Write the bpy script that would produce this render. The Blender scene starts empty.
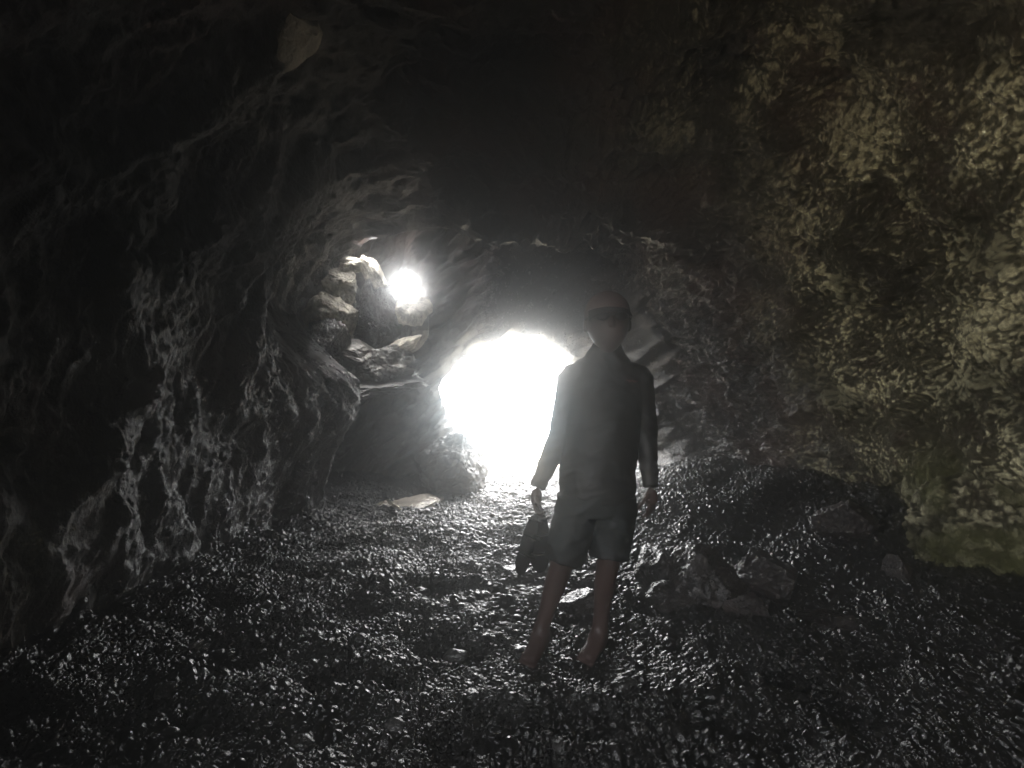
import bpy, bmesh, math, random
import numpy as np
from mathutils import Vector, Matrix

random.seed(7)
rng = np.random.default_rng(7)
sc = bpy.context.scene
COL = sc.collection
F = 560.0          # focal length in pixels of a 1024 wide frame
CAMZ = 1.33

def at(px, py, Y):
    """world point at depth Y on the sight line of a spot in the photograph (used for measuring the place)"""
    return Vector(((px - 512) * Y / F, Y, CAMZ + (384 - py) * Y / F))

# ------------------------------------------------------------------ noise
def _hash(ix, iy, iz, seed):
    h = (ix * 374761393 + iy * 668265263 + iz * 2147483647 + seed * 974711) & 0xFFFFFFFF
    h = ((h ^ (h >> 13)) * 1274126177) & 0xFFFFFFFF
    h = ((h ^ (h >> 16)) * 2246822519) & 0xFFFFFFFF
    return h ^ (h >> 15)

_G = np.array([[1,1,0],[-1,1,0],[1,-1,0],[-1,-1,0],[1,0,1],[-1,0,1],[1,0,-1],[-1,0,-1],
               [0,1,1],[0,-1,1],[0,1,-1],[0,-1,-1],[1,1,0],[-1,1,0],[0,-1,1],[0,-1,-1]], dtype=np.float32)

def noise3(p, scale=1.0, seed=0):
    """gradient noise, about -1..1; p (n,3); scale = features per metre (number or 3-vector)"""
    q = (np.asarray(p, dtype=np.float64) * scale)
    i = np.floor(q).astype(np.int64)
    f = (q - i).astype(np.float32)
    u = f * f * f * (f * (f * 6 - 15) + 10)
    out = np.zeros(len(q), dtype=np.float32)
    for dx in (0, 1):
        wx = u[:, 0] if dx else 1 - u[:, 0]
        for dy in (0, 1):
            wy = u[:, 1] if dy else 1 - u[:, 1]
            for dz in (0, 1):
                wz = u[:, 2] if dz else 1 - u[:, 2]
                g = _G[_hash(i[:, 0] + dx, i[:, 1] + dy, i[:, 2] + dz, seed) & 15]
                d = g[:, 0] * (f[:, 0] - dx) + g[:, 1] * (f[:, 1] - dy) + g[:, 2] * (f[:, 2] - dz)
                out += wx * wy * wz * d
    return out * 1.1

def fbm(p, scale=1.0, octs=4, seed=0, gain=0.5, lac=2.07):
    out = np.zeros(len(p), dtype=np.float32); a = 1.0
    s = np.asarray(scale, dtype=np.float64)
    for k in range(octs):
        out += a * noise3(p, s, seed + 17 * k); a *= gain; s = s * lac
    return out

def ridged(p, scale=1.0, octs=3, seed=0, gain=0.5):
    out = np.zeros(len(p), dtype=np.float32); a = 1.0
    s = np.asarray(scale, dtype=np.float64)
    for k in range(octs):
        out += a * (1 - 2 * np.abs(noise3(p, s, seed + 31 * k))); a *= gain; s = s * 2.1
    return out

def cells(p, scale, seed=0):
    """distance to the nearest of one random point per cell (worley), 0..~1"""
    q = np.asarray(p, dtype=np.float64) * scale
    i = np.floor(q).astype(np.int64); f = q - i
    best = np.full(len(q), 9.0)
    for dx in (-1, 0, 1):
        for dy in (-1, 0, 1):
            for dz in (-1, 0, 1):
                a, b, c = i[:, 0] + dx, i[:, 1] + dy, i[:, 2] + dz
                h = _hash(a, b, c, seed)
                rx = (h & 1023) / 1023.0; ry = ((h >> 10) & 1023) / 1023.0; rz = ((h >> 20) & 1023) / 1023.0
                d = (dx + rx - f[:, 0]) ** 2 + (dy + ry - f[:, 1]) ** 2 + (dz + rz - f[:, 2]) ** 2
                best = np.minimum(best, d)
    return np.sqrt(best).astype(np.float32)

def sstep(a, b, x):
    t = np.clip((x - a) / (b - a), 0, 1)
    return t * t * (3 - 2 * t)

# ------------------------------------------------------------------ mesh helpers
def mesh_from(name, verts, faces, smooth=True):
    me = bpy.data.meshes.new(name)
    verts = np.asarray(verts, dtype=np.float32); faces = np.asarray(faces, dtype=np.int32)
    n = faces.shape[1]
    me.vertices.add(len(verts)); me.vertices.foreach_set('co', verts.ravel())
    me.loops.add(faces.size); me.loops.foreach_set('vertex_index', faces.ravel())
    me.polygons.add(len(faces))
    me.polygons.foreach_set('loop_start', np.arange(0, faces.size, n, dtype=np.int32))
    me.polygons.foreach_set('use_smooth', np.full(len(faces), smooth, dtype=bool))
    me.update(calc_edges=True)
    return me

def link(name, me, mat=None, parent=None):
    o = bpy.data.objects.new(name, me); COL.objects.link(o)
    if mat: me.materials.clear(); me.materials.append(mat)
    if parent: o.parent = parent
    return o

def tag(o, label=None, cat=None, group=None, kind=None):
    if label: o['label'] = label
    if cat: o['category'] = cat
    if group: o['group'] = group
    if kind: o['kind'] = kind
    return o

def grid_faces(nu, nv):
    a = np.arange(nu * nv).reshape(nu, nv)
    return np.stack([a[:-1, :-1], a[1:, :-1], a[1:, 1:], a[:-1, 1:]], -1).reshape(-1, 4)

def compact(verts, faces):
    used = np.unique(faces)
    m = np.zeros(len(verts), dtype=np.int64); m[used] = np.arange(len(used))
    return verts[used], m[faces], used

def add_attr(me, name, vals):
    a = me.attributes.new(name, 'FLOAT', 'POINT')
    a.data.foreach_set('value', np.asarray(vals, dtype=np.float32))

# ------------------------------------------------------------------ materials
class NT:
    def __init__(s, name):
        s.m = bpy.data.materials.new(name); s.m.use_nodes = True
        s.t = s.m.node_tree; s.t.nodes.clear()
        s.out = s.t.nodes.new('ShaderNodeOutputMaterial')
    def n(s, kind, **kw):
        x = s.t.nodes.new(kind)
        for k, v in kw.items():
            if k in x.inputs.keys(): s.set(x, k, v)
            else: setattr(x, k, v)
        return x
    def set(s, x, k, v):
        if hasattr(v, 'links') or isinstance(v, bpy.types.NodeSocket): s.t.links.new(v, x.inputs[k])
        else: x.inputs[k].default_value = v
    def mix(s, f, a, b, blend='MIX'):
        x = s.t.nodes.new('ShaderNodeMix'); x.data_type = 'RGBA'; x.blend_type = blend
        for k, v in ((0, f), (6, a), (7, b)):
            if isinstance(v, bpy.types.NodeSocket): s.t.links.new(v, x.inputs[k])
            else: x.inputs[k].default_value = v if k == 0 else (*v, 1)
        return x.outputs[2]
    def math(s, op, a, b=0.0):
        x = s.t.nodes.new('ShaderNodeMath'); x.operation = op
        for k, v in ((0, a), (1, b)):
            if isinstance(v, bpy.types.NodeSocket): s.t.links.new(v, x.inputs[k])
            else: x.inputs[k].default_value = v
        return x.outputs[0]
    def ramp(s, f, lo, hi, a=0.0, b=1.0):
        x = s.t.nodes.new('ShaderNodeMapRange'); x.interpolation_type = 'SMOOTHSTEP'
        s.t.links.new(f, x.inputs[0])
        for k, v in ((1, lo), (2, hi), (3, a), (4, b)): x.inputs[k].default_value = v
        return x.outputs[0]
    def pos(s): return s.n('ShaderNodeNewGeometry').outputs['Position']
    def objco(s): return s.n('ShaderNodeTexCoord').outputs['Object']
    def mapping(s, v, scale=(1, 1, 1), rot=(0, 0, 0)):
        x = s.n('ShaderNodeMapping'); s.t.links.new(v, x.inputs['Vector'])
        x.inputs['Scale'].default_value = scale; x.inputs['Rotation'].default_value = rot
        return x.outputs[0]
    def noise(s, v, scale, detail=4, rough=0.55):
        x = s.n('ShaderNodeTexNoise'); s.t.links.new(v, x.inputs['Vector'])
        x.inputs['Scale'].default_value = scale; x.inputs['Detail'].default_value = detail; x.inputs['Roughness'].default_value = rough
        return x.outputs[0]
    def voro(s, v, scale, feature='F1', rand=1.0):
        x = s.n('ShaderNodeTexVoronoi'); x.feature = feature; s.t.links.new(v, x.inputs['Vector'])
        x.inputs['Scale'].default_value = scale; x.inputs['Randomness'].default_value = rand
        return x.outputs['Distance']
    def attr(s, name):
        x = s.n('ShaderNodeAttribute'); x.attribute_name = name
        return x.outputs['Fac']
    def bump(s, h, dist, strength=1.0, nrm=None):
        x = s.n('ShaderNodeBump'); s.t.links.new(h, x.inputs['Height'])
        x.inputs['Distance'].default_value = dist; x.inputs['Strength'].default_value = strength
        if nrm is not None: s.t.links.new(nrm, x.inputs['Normal'])
        return x.outputs[0]
    def principled(s, **kw):
        x = s.n('ShaderNodeBsdfPrincipled')
        for k, v in kw.items():
            k = k.replace('_', ' ')
            if isinstance(v, bpy.types.NodeSocket): s.t.links.new(v, x.inputs[k])
            elif isinstance(v, tuple): x.inputs[k].default_value = (*v, 1)
            else: x.inputs[k].default_value = v
        s.t.links.new(x.outputs[0], s.out.inputs['Surface'])
        return x

def cave_rock_mat():
    t = NT('wet cave rock'); p = t.pos()
    n1 = t.noise(p, 1.7, 5); n2 = t.noise(p, 9, 5, 0.6); n3 = t.noise(p, 34, 5, 0.65)
    base = t.mix(t.ramp(n2, 0.35, 0.68), (0.016, 0.014, 0.012), (0.056, 0.049, 0.042))
    base = t.mix(t.math('MULTIPLY', t.ramp(n3, 0.50, 0.70), 0.7), base, (0.13, 0.118, 0.10))
    base = t.mix(t.math('MULTIPLY', t.ramp(t.noise(p, 21, 4, 0.6), 0.50, 0.62), 0.8), base, (0.008, 0.007, 0.006))
    base = t.mix(t.math('MULTIPLY', t.ramp(n1, 0.48, 0.62), 0.55), base, (0.075, 0.042, 0.033))
    # pale olive encrustation: knobbly patches whose cover follows the surface's 'crust' value
    cr = t.attr('crust'); hi = t.attr('high')
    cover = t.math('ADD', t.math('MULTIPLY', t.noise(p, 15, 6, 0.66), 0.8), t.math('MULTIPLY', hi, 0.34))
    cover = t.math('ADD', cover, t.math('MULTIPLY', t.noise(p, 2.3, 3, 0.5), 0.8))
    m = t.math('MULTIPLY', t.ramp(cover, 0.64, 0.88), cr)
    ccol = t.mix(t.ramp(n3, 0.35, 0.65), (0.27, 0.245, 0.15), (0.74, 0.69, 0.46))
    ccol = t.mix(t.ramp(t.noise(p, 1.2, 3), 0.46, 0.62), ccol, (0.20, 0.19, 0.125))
    ccol = t.mix(t.ramp(hi, 0.20, 0.62, 0.94, 0.0), ccol, (0.014, 0.012, 0.008))  # pits between the knobs darkened in the colour, standing for crevice shade
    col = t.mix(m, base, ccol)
    moss = t.math('MULTIPLY', t.attr('moss'), t.ramp(n2, 0.3, 0.6, 0.35, 1.0))
    col = t.mix(moss, col, t.mix(n3, (0.04, 0.05, 0.016), (0.15, 0.145, 0.06)))
    wet = t.attr('wet')
    col = t.mix(t.attr('dim'), col, (0, 0, 0))  # shade of roof and walls put into the rock colour
    rough = t.math('SUBTRACT', t.ramp(n2, 0.3, 0.7, 0.62, 0.86), t.math('MULTIPLY', wet, t.ramp(n3, 0.35, 0.6, 0.62, 0.44)))
    b = t.bump(t.noise(p, 30, 7, 0.72), 0.024, 0.9)
    b = t.bump(t.voro(t.mapping(p, (1, 1, 0.55)), 70), 0.006, 0.6, b)
    spec = t.math('ADD', t.math('MULTIPLY', wet, 0.75), 0.05)
    t.principled(Base_Color=col, Roughness=rough, Specular_IOR_Level=spec, Normal=b)
    return t.m

def stone_mat(name, a, b, rough=0.5, spec=0.4, scale=6.0, bumpd=0.012):
    t = NT(name); p = t.objco()
    n = t.noise(p, scale, 6, 0.62); n2 = t.noise(p, scale * 5, 5, 0.65)
    col = t.mix(t.ramp(n, 0.35, 0.66), a, b)
    col = t.mix(t.math('MULTIPLY', t.ramp(n2, 0.5, 0.7), 0.5), col, tuple(x * 0.45 for x in a))
    r = t.ramp(n2, 0.3, 0.7, rough - 0.13, rough + 0.13)
    t.principled(Base_Color=col, Roughness=r, Specular_IOR_Level=spec, Normal=t.bump(t.noise(p, scale * 4, 6, 0.7), bumpd, 0.8))
    return t.m

def pebble_mat(name, lo, hi, rough):
    t = NT(name)
    r = t.n('ShaderNodeObjectInfo').outputs['Random']
    p = t.objco()
    n = t.noise(p, 3.0, 4)
    col = t.mix(t.ramp(r, 0.2, 1.0), lo, hi)
    col = t.mix(t.math('MULTIPLY', t.ramp(n, 0.45, 0.65), 0.5), col, tuple(0.4 * x for x in lo))
    x = t.ramp(r, 0.0, 1.0, -0.03, 0.08)
    rg = t.math('ADD', rough, x)
    t.principled(Base_Color=col, Roughness=rg, Specular_IOR_Level=0.42, Normal=t.bump(t.noise(p, 5, 2), 0.015, 0.3))
    return t.m

def plain_mat(name, col, rough=0.6, spec=0.3, bump_scale=90, bump_d=0.002, var=0.3, sub=0.0, pattern=None):
    t = NT(name); p = t.objco()
    n = t.noise(p, 7, 4)
    c = t.mix(t.ramp(n, 0.3, 0.7), tuple(x * (1 - var) for x in col), tuple(min(1, x * (1 + var)) for x in col))
    if pattern:
        k = t.noise(p, 16, 2, 0.4)
        c = t.mix(t.ramp(k, 0.52, 0.60), c, pattern)
    t.principled(Base_Color=c, Roughness=rough, Specular_IOR_Level=spec, Normal=t.bump(t.noise(p, bump_scale, 3), bump_d, 0.6))
    return t.m

M_ROCK = cave_rock_mat()
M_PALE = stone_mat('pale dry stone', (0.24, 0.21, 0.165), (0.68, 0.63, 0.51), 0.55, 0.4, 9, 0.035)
M_DULL = stone_mat('dull buff stone', (0.09, 0.078, 0.06), (0.24, 0.21, 0.16), 0.7, 0.25, 8, 0.03)
M_GREY = stone_mat('grey stone', (0.06, 0.055, 0.048), (0.15, 0.14, 0.12), 0.55, 0.4, 6, 0.02)
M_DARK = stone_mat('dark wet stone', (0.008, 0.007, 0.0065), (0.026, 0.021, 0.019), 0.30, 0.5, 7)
M_BROWN = stone_mat('brown stone', (0.007, 0.0055, 0.005), (0.028, 0.020, 0.017), 0.42, 0.5, 8, 0.02)
M_MOSS = stone_mat('algae covered stone', (0.03, 0.038, 0.014), (0.17, 0.15, 0.065), 0.8, 0.2, 11, 0.05)
M_SLAB = stone_mat('sandy slab', (0.26, 0.23, 0.19), (0.42, 0.38, 0.31), 0.55, 0.4, 5, 0.006)
M_PEB = pebble_mat('wet black pebble', (0.003, 0.003, 0.003), (0.014, 0.013, 0.0125), 0.075)
M_COB = pebble_mat('wet cobble', (0.010, 0.010, 0.010), (0.04, 0.038, 0.036), 0.22)

# ------------------------------------------------------------------ the ground
def ground_h(x, y):
    x = np.asarray(x, dtype=np.float64); y = np.asarray(y, dtype=np.float64)
    p = np.stack([x, y, np.zeros_like(x)], -1).reshape(-1, 3)
    inside = sstep(9.5, 7.5, p[:, 1])
    # shingle bank thrown up against the right wall
    toe = np.interp(p[:, 1], [0, 2.5, 3.5, 4.5, 5.3, 6, 7.2, 9], [2.9, 2.6, 2.1, 1.45, 0.85, 0.65, 1.0, 1.2])
    h = 0.36 * sstep(0.0, 1.7, p[:, 0] - toe) * sstep(2.6, 4.6, p[:, 1]) + 0.15 * sstep(0, 0.9, p[:, 0] - toe) * sstep(4.0, 5.6, p[:, 1])
    h += 0.10 * sstep(-1.5, -2.3, p[:, 0])
    h += 0.045 * fbm(p, 0.9, 2, 5) + 0.065 * noise3(p, 2.3, 11) + 0.026 * noise3(p, 5.5, 12)
    # scuffed hollows and footprints
    hol = noise3(p, (2.6, 3.4, 1), 44)
    h -= 0.07 * sstep(0.12, 0.55, hol) * sstep(5.0, 3.6, p[:, 1])
    # flattened where the visitor stands
    d = np.hypot((p[:, 0] - 0.3) / 0.45, (p[:, 1] - 2.72) / 0.35)
    h = h * sstep(0.6, 1.5, d)
    h = h * inside + (1 - inside) * (-0.02 - 0.05 * np.clip(p[:, 1] - 9, 0, 60))
    return h.reshape(x.shape)

ys = np.concatenate([np.linspace(-120, -7, 14), np.linspace(-6, 1.2, 40), np.linspace(1.25, 8.4, 300), np.linspace(8.6, 13, 16), np.linspace(16, 160, 12)])
xs = np.concatenate([np.linspace(-160, -5, 14), np.linspace(-4, 4, 340), np.linspace(5, 160, 14)])
YY, XX = np.meshgrid(ys, xs, indexing='ij')
GZ = ground_h(XX, YY)
V = np.stack([XX, YY, GZ], -1).reshape(-1, 3)
t = NT('black gravel'); p = t.pos()
v1 = t.voro(p, 85); n = t.noise(p, 40, 4)
sp = t.n('ShaderNodeSeparateXYZ'); t.t.links.new(p, sp.inputs[0])
outd = t.math('MAXIMUM', t.ramp(sp.outputs['Y'], 8.9, 9.8), t.math('MAXIMUM', t.ramp(sp.outputs['Y'], -5.4, -6.4), t.ramp(sp.outputs['X'], -3.2, -4.2)))   # pale sand put outside the cave to bounce daylight in
gcol = t.mix(t.ramp(n, 0.3, 0.7), (0.004, 0.004, 0.004), (0.012, 0.012, 0.011))
gcol = t.mix(outd, gcol, t.mix(n, (0.46, 0.40, 0.30), (0.62, 0.55, 0.43)))
t.principled(Base_Color=gcol, Roughness=0.6, Specular_IOR_Level=0.08,
             Normal=t.bump(v1, 0.03, 1.0))
g = link('ground', mesh_from('ground', V, grid_faces(len(ys), len(xs))[:, ::-1]), t.m)
tag(g, 'dark shingle floor running through the cave to the beach', 'ground', kind='structure')

# the sea beyond the cave mouth
sv = np.array([[-400, 15, -0.32], [400, 15, -0.32], [400, 900, -0.32], [-400, 900, -0.32]])
t = NT('sea water'); p = t.pos()
t.principled(Base_Color=(0.05, 0.09, 0.11), Roughness=0.12, Specular_IOR_Level=0.5, Normal=t.bump(t.noise(t.mapping(p, (0.6, 1.4, 1)), 1.1, 5), 0.25, 0.8))
tag(link('sea', mesh_from('sea', sv, [[0, 1, 2, 3]], False), t.m), 'bright sea beyond the cave mouth', 'sea', kind='structure')

# ------------------------------------------------------------------ cave shell: walls and ceiling
ysh = np.concatenate([np.linspace(-5.2, 1.0, 110), np.linspace(1.0, 3.0, 200)[1:], np.linspace(3.0, 8.0, 540)[1:]])
na = 1150
ang = np.linspace(0, np.pi, na)
YS, A = np.meshgrid(ysh, ang, indexing='ij')
XR = np.interp(YS, [-5.2, -3, -1, 2, 3.5, 4.3, 5, 6, 7.3, 8], [-0.2, 1.7, 3.0, 3.35, 3.4, 3.15, 2.95, 2.5, 2.0, 1.9])
XL = np.interp(YS, [-5.2, -3, -0.5, 2, 4, 5, 5.5, 5.62, 5.85, 6.5, 8], [-1.0, -2.3, -2.6, -2.45, -2.4, -2.15, -1.95, -2.05, -2.75, -2.95, -2.9])
ZC = np.interp(YS, [-5.2, -3, -1, 2, 4, 5, 5.6, 6.3, 7.3, 8], [1.0, 2.6, 3.6, 4.0, 3.9, 3.42, 3.02, 3.6, 3.75, 3.75])
c = np.cos(A); s = np.sin(A)
CX = np.interp(YS, [-5.2, 0, 4, 8], [-0.6, 0.2, 0.3, -0.2])
PX = np.where(c >= 0, CX + (XR - CX) * np.abs(c) ** 0.72, CX - (CX - XL) * np.abs(c) ** 0.72)
PZ = -0.45 + (ZC + 0.45) * s ** 0.86
P = np.stack([PX, YS, PZ], -1).reshape(-1, 3)
axis = np.stack([CX, YS, np.full_like(CX, 1.3)], -1).reshape(-1, 3)
inw = axis - P; inw[:, 1] = 0
inw /= np.linalg.norm(inw, axis=1, keepdims=True) + 1e-6
af = A.ravel(); yf = YS.ravel()
wl = sstep(math.radians(105), math.radians(140), af)       # on the left wall
wr = sstep(math.radians(75), math.radians(35), af)         # on the right wall
wc = 1 - np.maximum(wl, wr)                                 # overhead

def left_disp(P):
    # vertical folds and drapes of flowing rock
    w = P + 0.25 * np.stack([noise3(P, 0.9, 61), noise3(P, 0.9, 62), 0 * P[:, 0]], -1)
    d = 0.17 * fbm(w, (1.1, 1.1, 0.5), 2, 3) + 0.035 * ridged(w, (5.5, 5.5, 1.3), 1, 8)
    d += 0.10 * ridged(w, (1.3, 1.3, 0.34), 1, 7)
    d += 0.075 * fbm(w, (3.6, 3.6, 1.5), 2, 9)
    st = np.array([1, 1, 0.5])
    lm = np.clip(0.8 - cells((P + 0.03 * noise3(P, 8, 63)[:, None]) * st, 9.0, 13), 0, 1)
    lm2 = np.clip(0.8 - cells((P + 0.01 * noise3(P, 20, 64)[:, None]) * st, 21, 14), 0, 1)
    d += 0.060 * lm + 0.034 * lm2 * (0.5 + 0.5 * sstep(-.3, .3, noise3(P, 2.2, 65))) + 0.012 * fbm(P, (34, 34, 18), 2, 19)
    return d

Rk = np.array(Matrix.Rotation(math.radians(-35), 3, 'X') @ Matrix.Rotation(math.radians(38), 3, 'Z'))
def right_disp(P):
    # knobbly crust close by, long slanting beds of wet rock towards the mouth
    far = sstep(4.9, 5.8, P[:, 1])
    q = P @ Rk.T
    d = 0.20 * fbm(P, 0.75, 3, 23)
    beds = 0.12 * ridged(q, (2.6, 0.8, 3.4), 2, 29) + 0.06 * ridged(q, (8, 2.0, 9), 2, 31) + 0.028 * ridged(q, (19, 4.5, 21), 2, 35)
    Pw = P + np.stack([0.035 * noise3(P, 8, 71) + 0.012 * noise3(P, 26, 72), 0.035 * noise3(P, 8, 74) + 0.012 * noise3(P, 26, 75), 0.035 * noise3(P, 8, 76) + 0.012 * noise3(P, 26, 78)], -1)
    lum = np.clip(0.75 - cells(Pw, 15.0, 3), 0, 1)
    lum2 = np.clip(0.75 - cells(Pw, 34, 5), 0, 1)
    lum = lum * (0.35 + 0.65 * sstep(-0.15, 0.3, noise3(P, 1.5, 73))) * (0.45 + 0.55 * sstep(0.7, 1.4, P[:, 2]))
    kn = 0.09 * fbm(P, 2.4, 2, 37) + 0.066 * lum + 0.026 * lum2 + 0.008 * fbm(P, 40, 2, 41) - 0.10 * sstep(0.22, 0.5, noise3(P, (3.2, 3.2, 5.0), 43))
    return d + far * beds + (1 - far) * kn, 0.42 * sstep(0.08, 0.5, lum) + 0.42 * sstep(0.1, 0.5, lum2) + 0.26 * fbm(P, 19, 4, 79, 0.65) + 0.30 * noise3(P, 2.7, 80) + 0.06 * sstep(2.4, 3.0, P[:, 0])

dl = left_disp(P)
dr, lum = right_disp(P)
qc = P @ Rk.T
dc = 0.25 * fbm(P, 0.8, 3, 51) + 0.075 * ridged(qc, (2.0, 0.7, 2.6), 2, 54) + 0.03 * ridged(qc, (7, 2.2, 8), 2, 55) + 0.04 * ridged(P, (3.2, 1.6, 3.2), 2, 53) + 0.008 * fbm(P, 14, 2, 57)
disp = wl * dl + wr * dr + wc * dc
# left buttress swelling at hip height just before the alcove, undercut at its foot
zz = P[:, 2]
disp += wl * (0.33 * np.exp(-((yf - 5.2) / 0.5) ** 2) * np.exp(-((zz - 1.05) / 0.5) ** 2))
disp += wl * (0.20 * np.exp(-((yf - 2.5) / 0.45) ** 2) * np.exp(-((zz - 0.5) / 0.45) ** 2))
disp -= wl * 0.72 * np.exp(-((yf - 5.55) / 0.8) ** 2) * sstep(1.35, 2.0, zz)
PV = P + inw * disp[:, None]
PV[:, 0] += wl * 0.95 * np.exp(-((yf - 0.05) / 0.34) ** 2) * sstep(3.0, 2.3, zz)      # unseen spur added to shade the middle of the cave from the side mouth
PV[:, 1] += 0.6 * inw[:, 1] + 0.05 * noise3(P, 3.0, 77) * (np.abs(yf) < 7)
crust = wr * sstep(5.9, 4.6, yf) * sstep(-0.15, 0.7, PV[:, 0] - 0.40 * yf + 0.5 * noise3(P, 1.1, 81))
crust = np.maximum(crust, wl * sstep(3.3, 2.5, yf) * sstep(1.3, 0.6, zz) * 0.6)
crust = np.maximum(crust, 0.7 * wc * sstep(0.2, 1.7, PV[:, 0]) * sstep(5.4, 4.0, yf))
moss = wr * sstep(1.0, 0.35, zz + 0.25 * noise3(P, 2, 83)) * sstep(4.6, 4.0, yf) * sstep(0.0, 0.35, noise3(P, 1.3, 85) + 0.3)
wet = np.clip(wl * (0.8 - 0.68 * sstep(1.2, 2.3, zz) * sstep(5.6, 4.4, yf)) * (0.25 + 0.75 * sstep(2.2, 3.3, yf)) + wr * sstep(4.8, 5.6, yf) + wc * 0.6 * sstep(3.6, 5.6, yf), 0, 1)
dim = np.clip(0.52 * wc * (0.35 + 0.65 * sstep(1.3, -0.3, PV[:, 0])) + wl * (0.42 + 0.48 * sstep(1.3, 2.2, zz)), 0, 0.91) * (1 - 0.75 * crust) * (1 - 0.35 * sstep(4.8, 6.2, yf))  # gloom of the roof and upper left wall painted as darker rock
dim = np.maximum(dim, 0.93 * sstep(5.2, 5.7, yf) * sstep(2.3, 2.7, PV[:, 2]) * (PV[:, 0] < 0.2))  # roof by the shaft blackened in colour to keep it in shade
FS = grid_faces(len(ysh), na)
fc = PV[FS].mean(1)
keep = ~((fc[:, 1] > 6.5) & (fc[:, 1] < 7.15) & (fc[:, 0] > -2.75) & (fc[:, 0] < -1.35) & (fc[:, 2] > 3.0))   # shaft up to daylight
win = (fc[:, 1] > -3.4) & (fc[:, 1] < -0.4) & (fc[:, 0] < -1.0) & (fc[:, 2] > 0.1) & (fc[:, 2] < 3.2)     # side mouth behind the camera
FS = FS[keep & ~win]
fa = af[FS].mean(1)
for nm, msk, lab in (('right_wall', fa < math.radians(58), 'right cave wall crusted with knobbly olive growth'),
                     ('ceiling', (fa >= math.radians(58)) & (fa <= math.radians(118)), 'dark arched rock roof of the cave'),
                     ('left_wall', fa > math.radians(118), 'left cave wall of dark folded wet rock')):
    v, f, used = compact(PV, FS[msk])
    me = mesh_from(nm, v, f[:, ::-1])
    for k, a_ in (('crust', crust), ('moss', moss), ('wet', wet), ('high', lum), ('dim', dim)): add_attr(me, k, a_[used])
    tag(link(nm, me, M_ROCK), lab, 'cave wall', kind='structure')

# ------------------------------------------------------------------ rear wall with the mouth and the small hole
def poly_sd(x, z, poly):
    """signed distance to a polygon, negative inside"""
    px = np.array([q[0] for q in poly]); pz = np.array([q[1] for q in poly])
    n = len(poly); dmin = np.full(x.shape, 1e9); inside = np.zeros(x.shape, dtype=bool)
    for i in range(n):
        ax, az, bx, bz = px[i], pz[i], px[(i + 1) % n], pz[(i + 1) % n]
        ex, ez = bx - ax, bz - az
        tt = np.clip(((x - ax) * ex + (z - az) * ez) / (ex * ex + ez * ez), 0, 1)
        dmin = np.minimum(dmin, np.hypot(x - ax - tt * ex, z - az - tt * ez))
        cond = ((az <= z) & (bz > z)) | ((bz <= z) & (az > z))
        xi = ax + (z - az) / np.where(np.abs(ez) < 1e-9, 1e-9, ez) * ex
        inside ^= cond & (x < xi)
    return np.where(inside, -dmin, dmin)

YR = 7.3
def pz(px, py): q = at(px, py, YR); return (q.x, q.z)
MOUTH = [pz(*q) for q in ((436, 402), (441, 378), (456, 359), (482, 346), (512, 338), (546, 337), (562, 350), (582, 372), (604, 405),
                          (626, 440), (642, 455), (650, 505), (560, 540), (500, 540), (478, 486), (462, 452), (444, 425))]
xs = np.linspace(-3.4, 2.9, 640); zs = np.linspace(-0.6, 4.2, 490)
X2, Z2 = np.meshgrid(xs, zs, indexing='ij')
W = np.stack([X2, np.zeros_like(X2), Z2], -1).reshape(-1, 3)
jx = 0.07 * fbm(W, 2.6, 3, 91).reshape(X2.shape)
sd = poly_sd(X2 + jx, Z2 + 0.6 * jx, MOUTH)
hx, hz = pz(399, 282)
sh = np.hypot(X2 - hx, (Z2 - hz) * 0.9) - 0.150 + 0.8 * jx
Yw = YR + 0.3 * fbm(W, 0.9, 3, 93).reshape(X2.shape) + 0.13 * ridged((W @ np.array(Matrix.Rotation(math.radians(38), 3, 'Y')).T), (1.6, 1, 4), 2, 95).reshape(X2.shape) + 0.035 * fbm(W, 6, 3, 97).reshape(X2.shape)
Yw += 0.45 * sstep(-0.95, -1.4, X2) * sstep(1.5, 1.2, Z2)          # alcove set further back
Yw -= 0.9 * sstep(0.7, 2.4, X2 - 0.25 * (Z2 - 1))                   # swings towards us on the right
Yw += 0.45 * np.exp(-np.maximum(sd, 0) / 0.16) + 0.3 * np.exp(-np.maximum(sh, 0) / 0.10)   # rounded lips
RV = np.stack([X2, Yw, Z2], -1).reshape(-1, 3)
RF = grid_faces(len(xs), len(zs))
dd = np.minimum(sd, sh).ravel()
RF = RF[(dd[RF] > 0).all(1)]
v, f, used = compact(RV, RF)
me = mesh_from('rear_wall', v, f)
add_attr(me, 'crust', np.zeros(len(v))); add_attr(me, 'moss', np.zeros(len(v))); add_attr(me, 'high', np.zeros(len(v))); add_attr(me, 'dim', 0.35 * sstep(0.2, 2.0, v[:, 2]))  # upper wall darkened in the colour for shade
add_attr(me, 'wet', 0.3 + 0.9 * sstep(-1.0, 0.0, v[:, 0]))
tag(link('rear_wall', me, M_ROCK), 'end wall of the cave pierced by the bright mouth and a small hole', 'cave wall', kind='structure')

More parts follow.
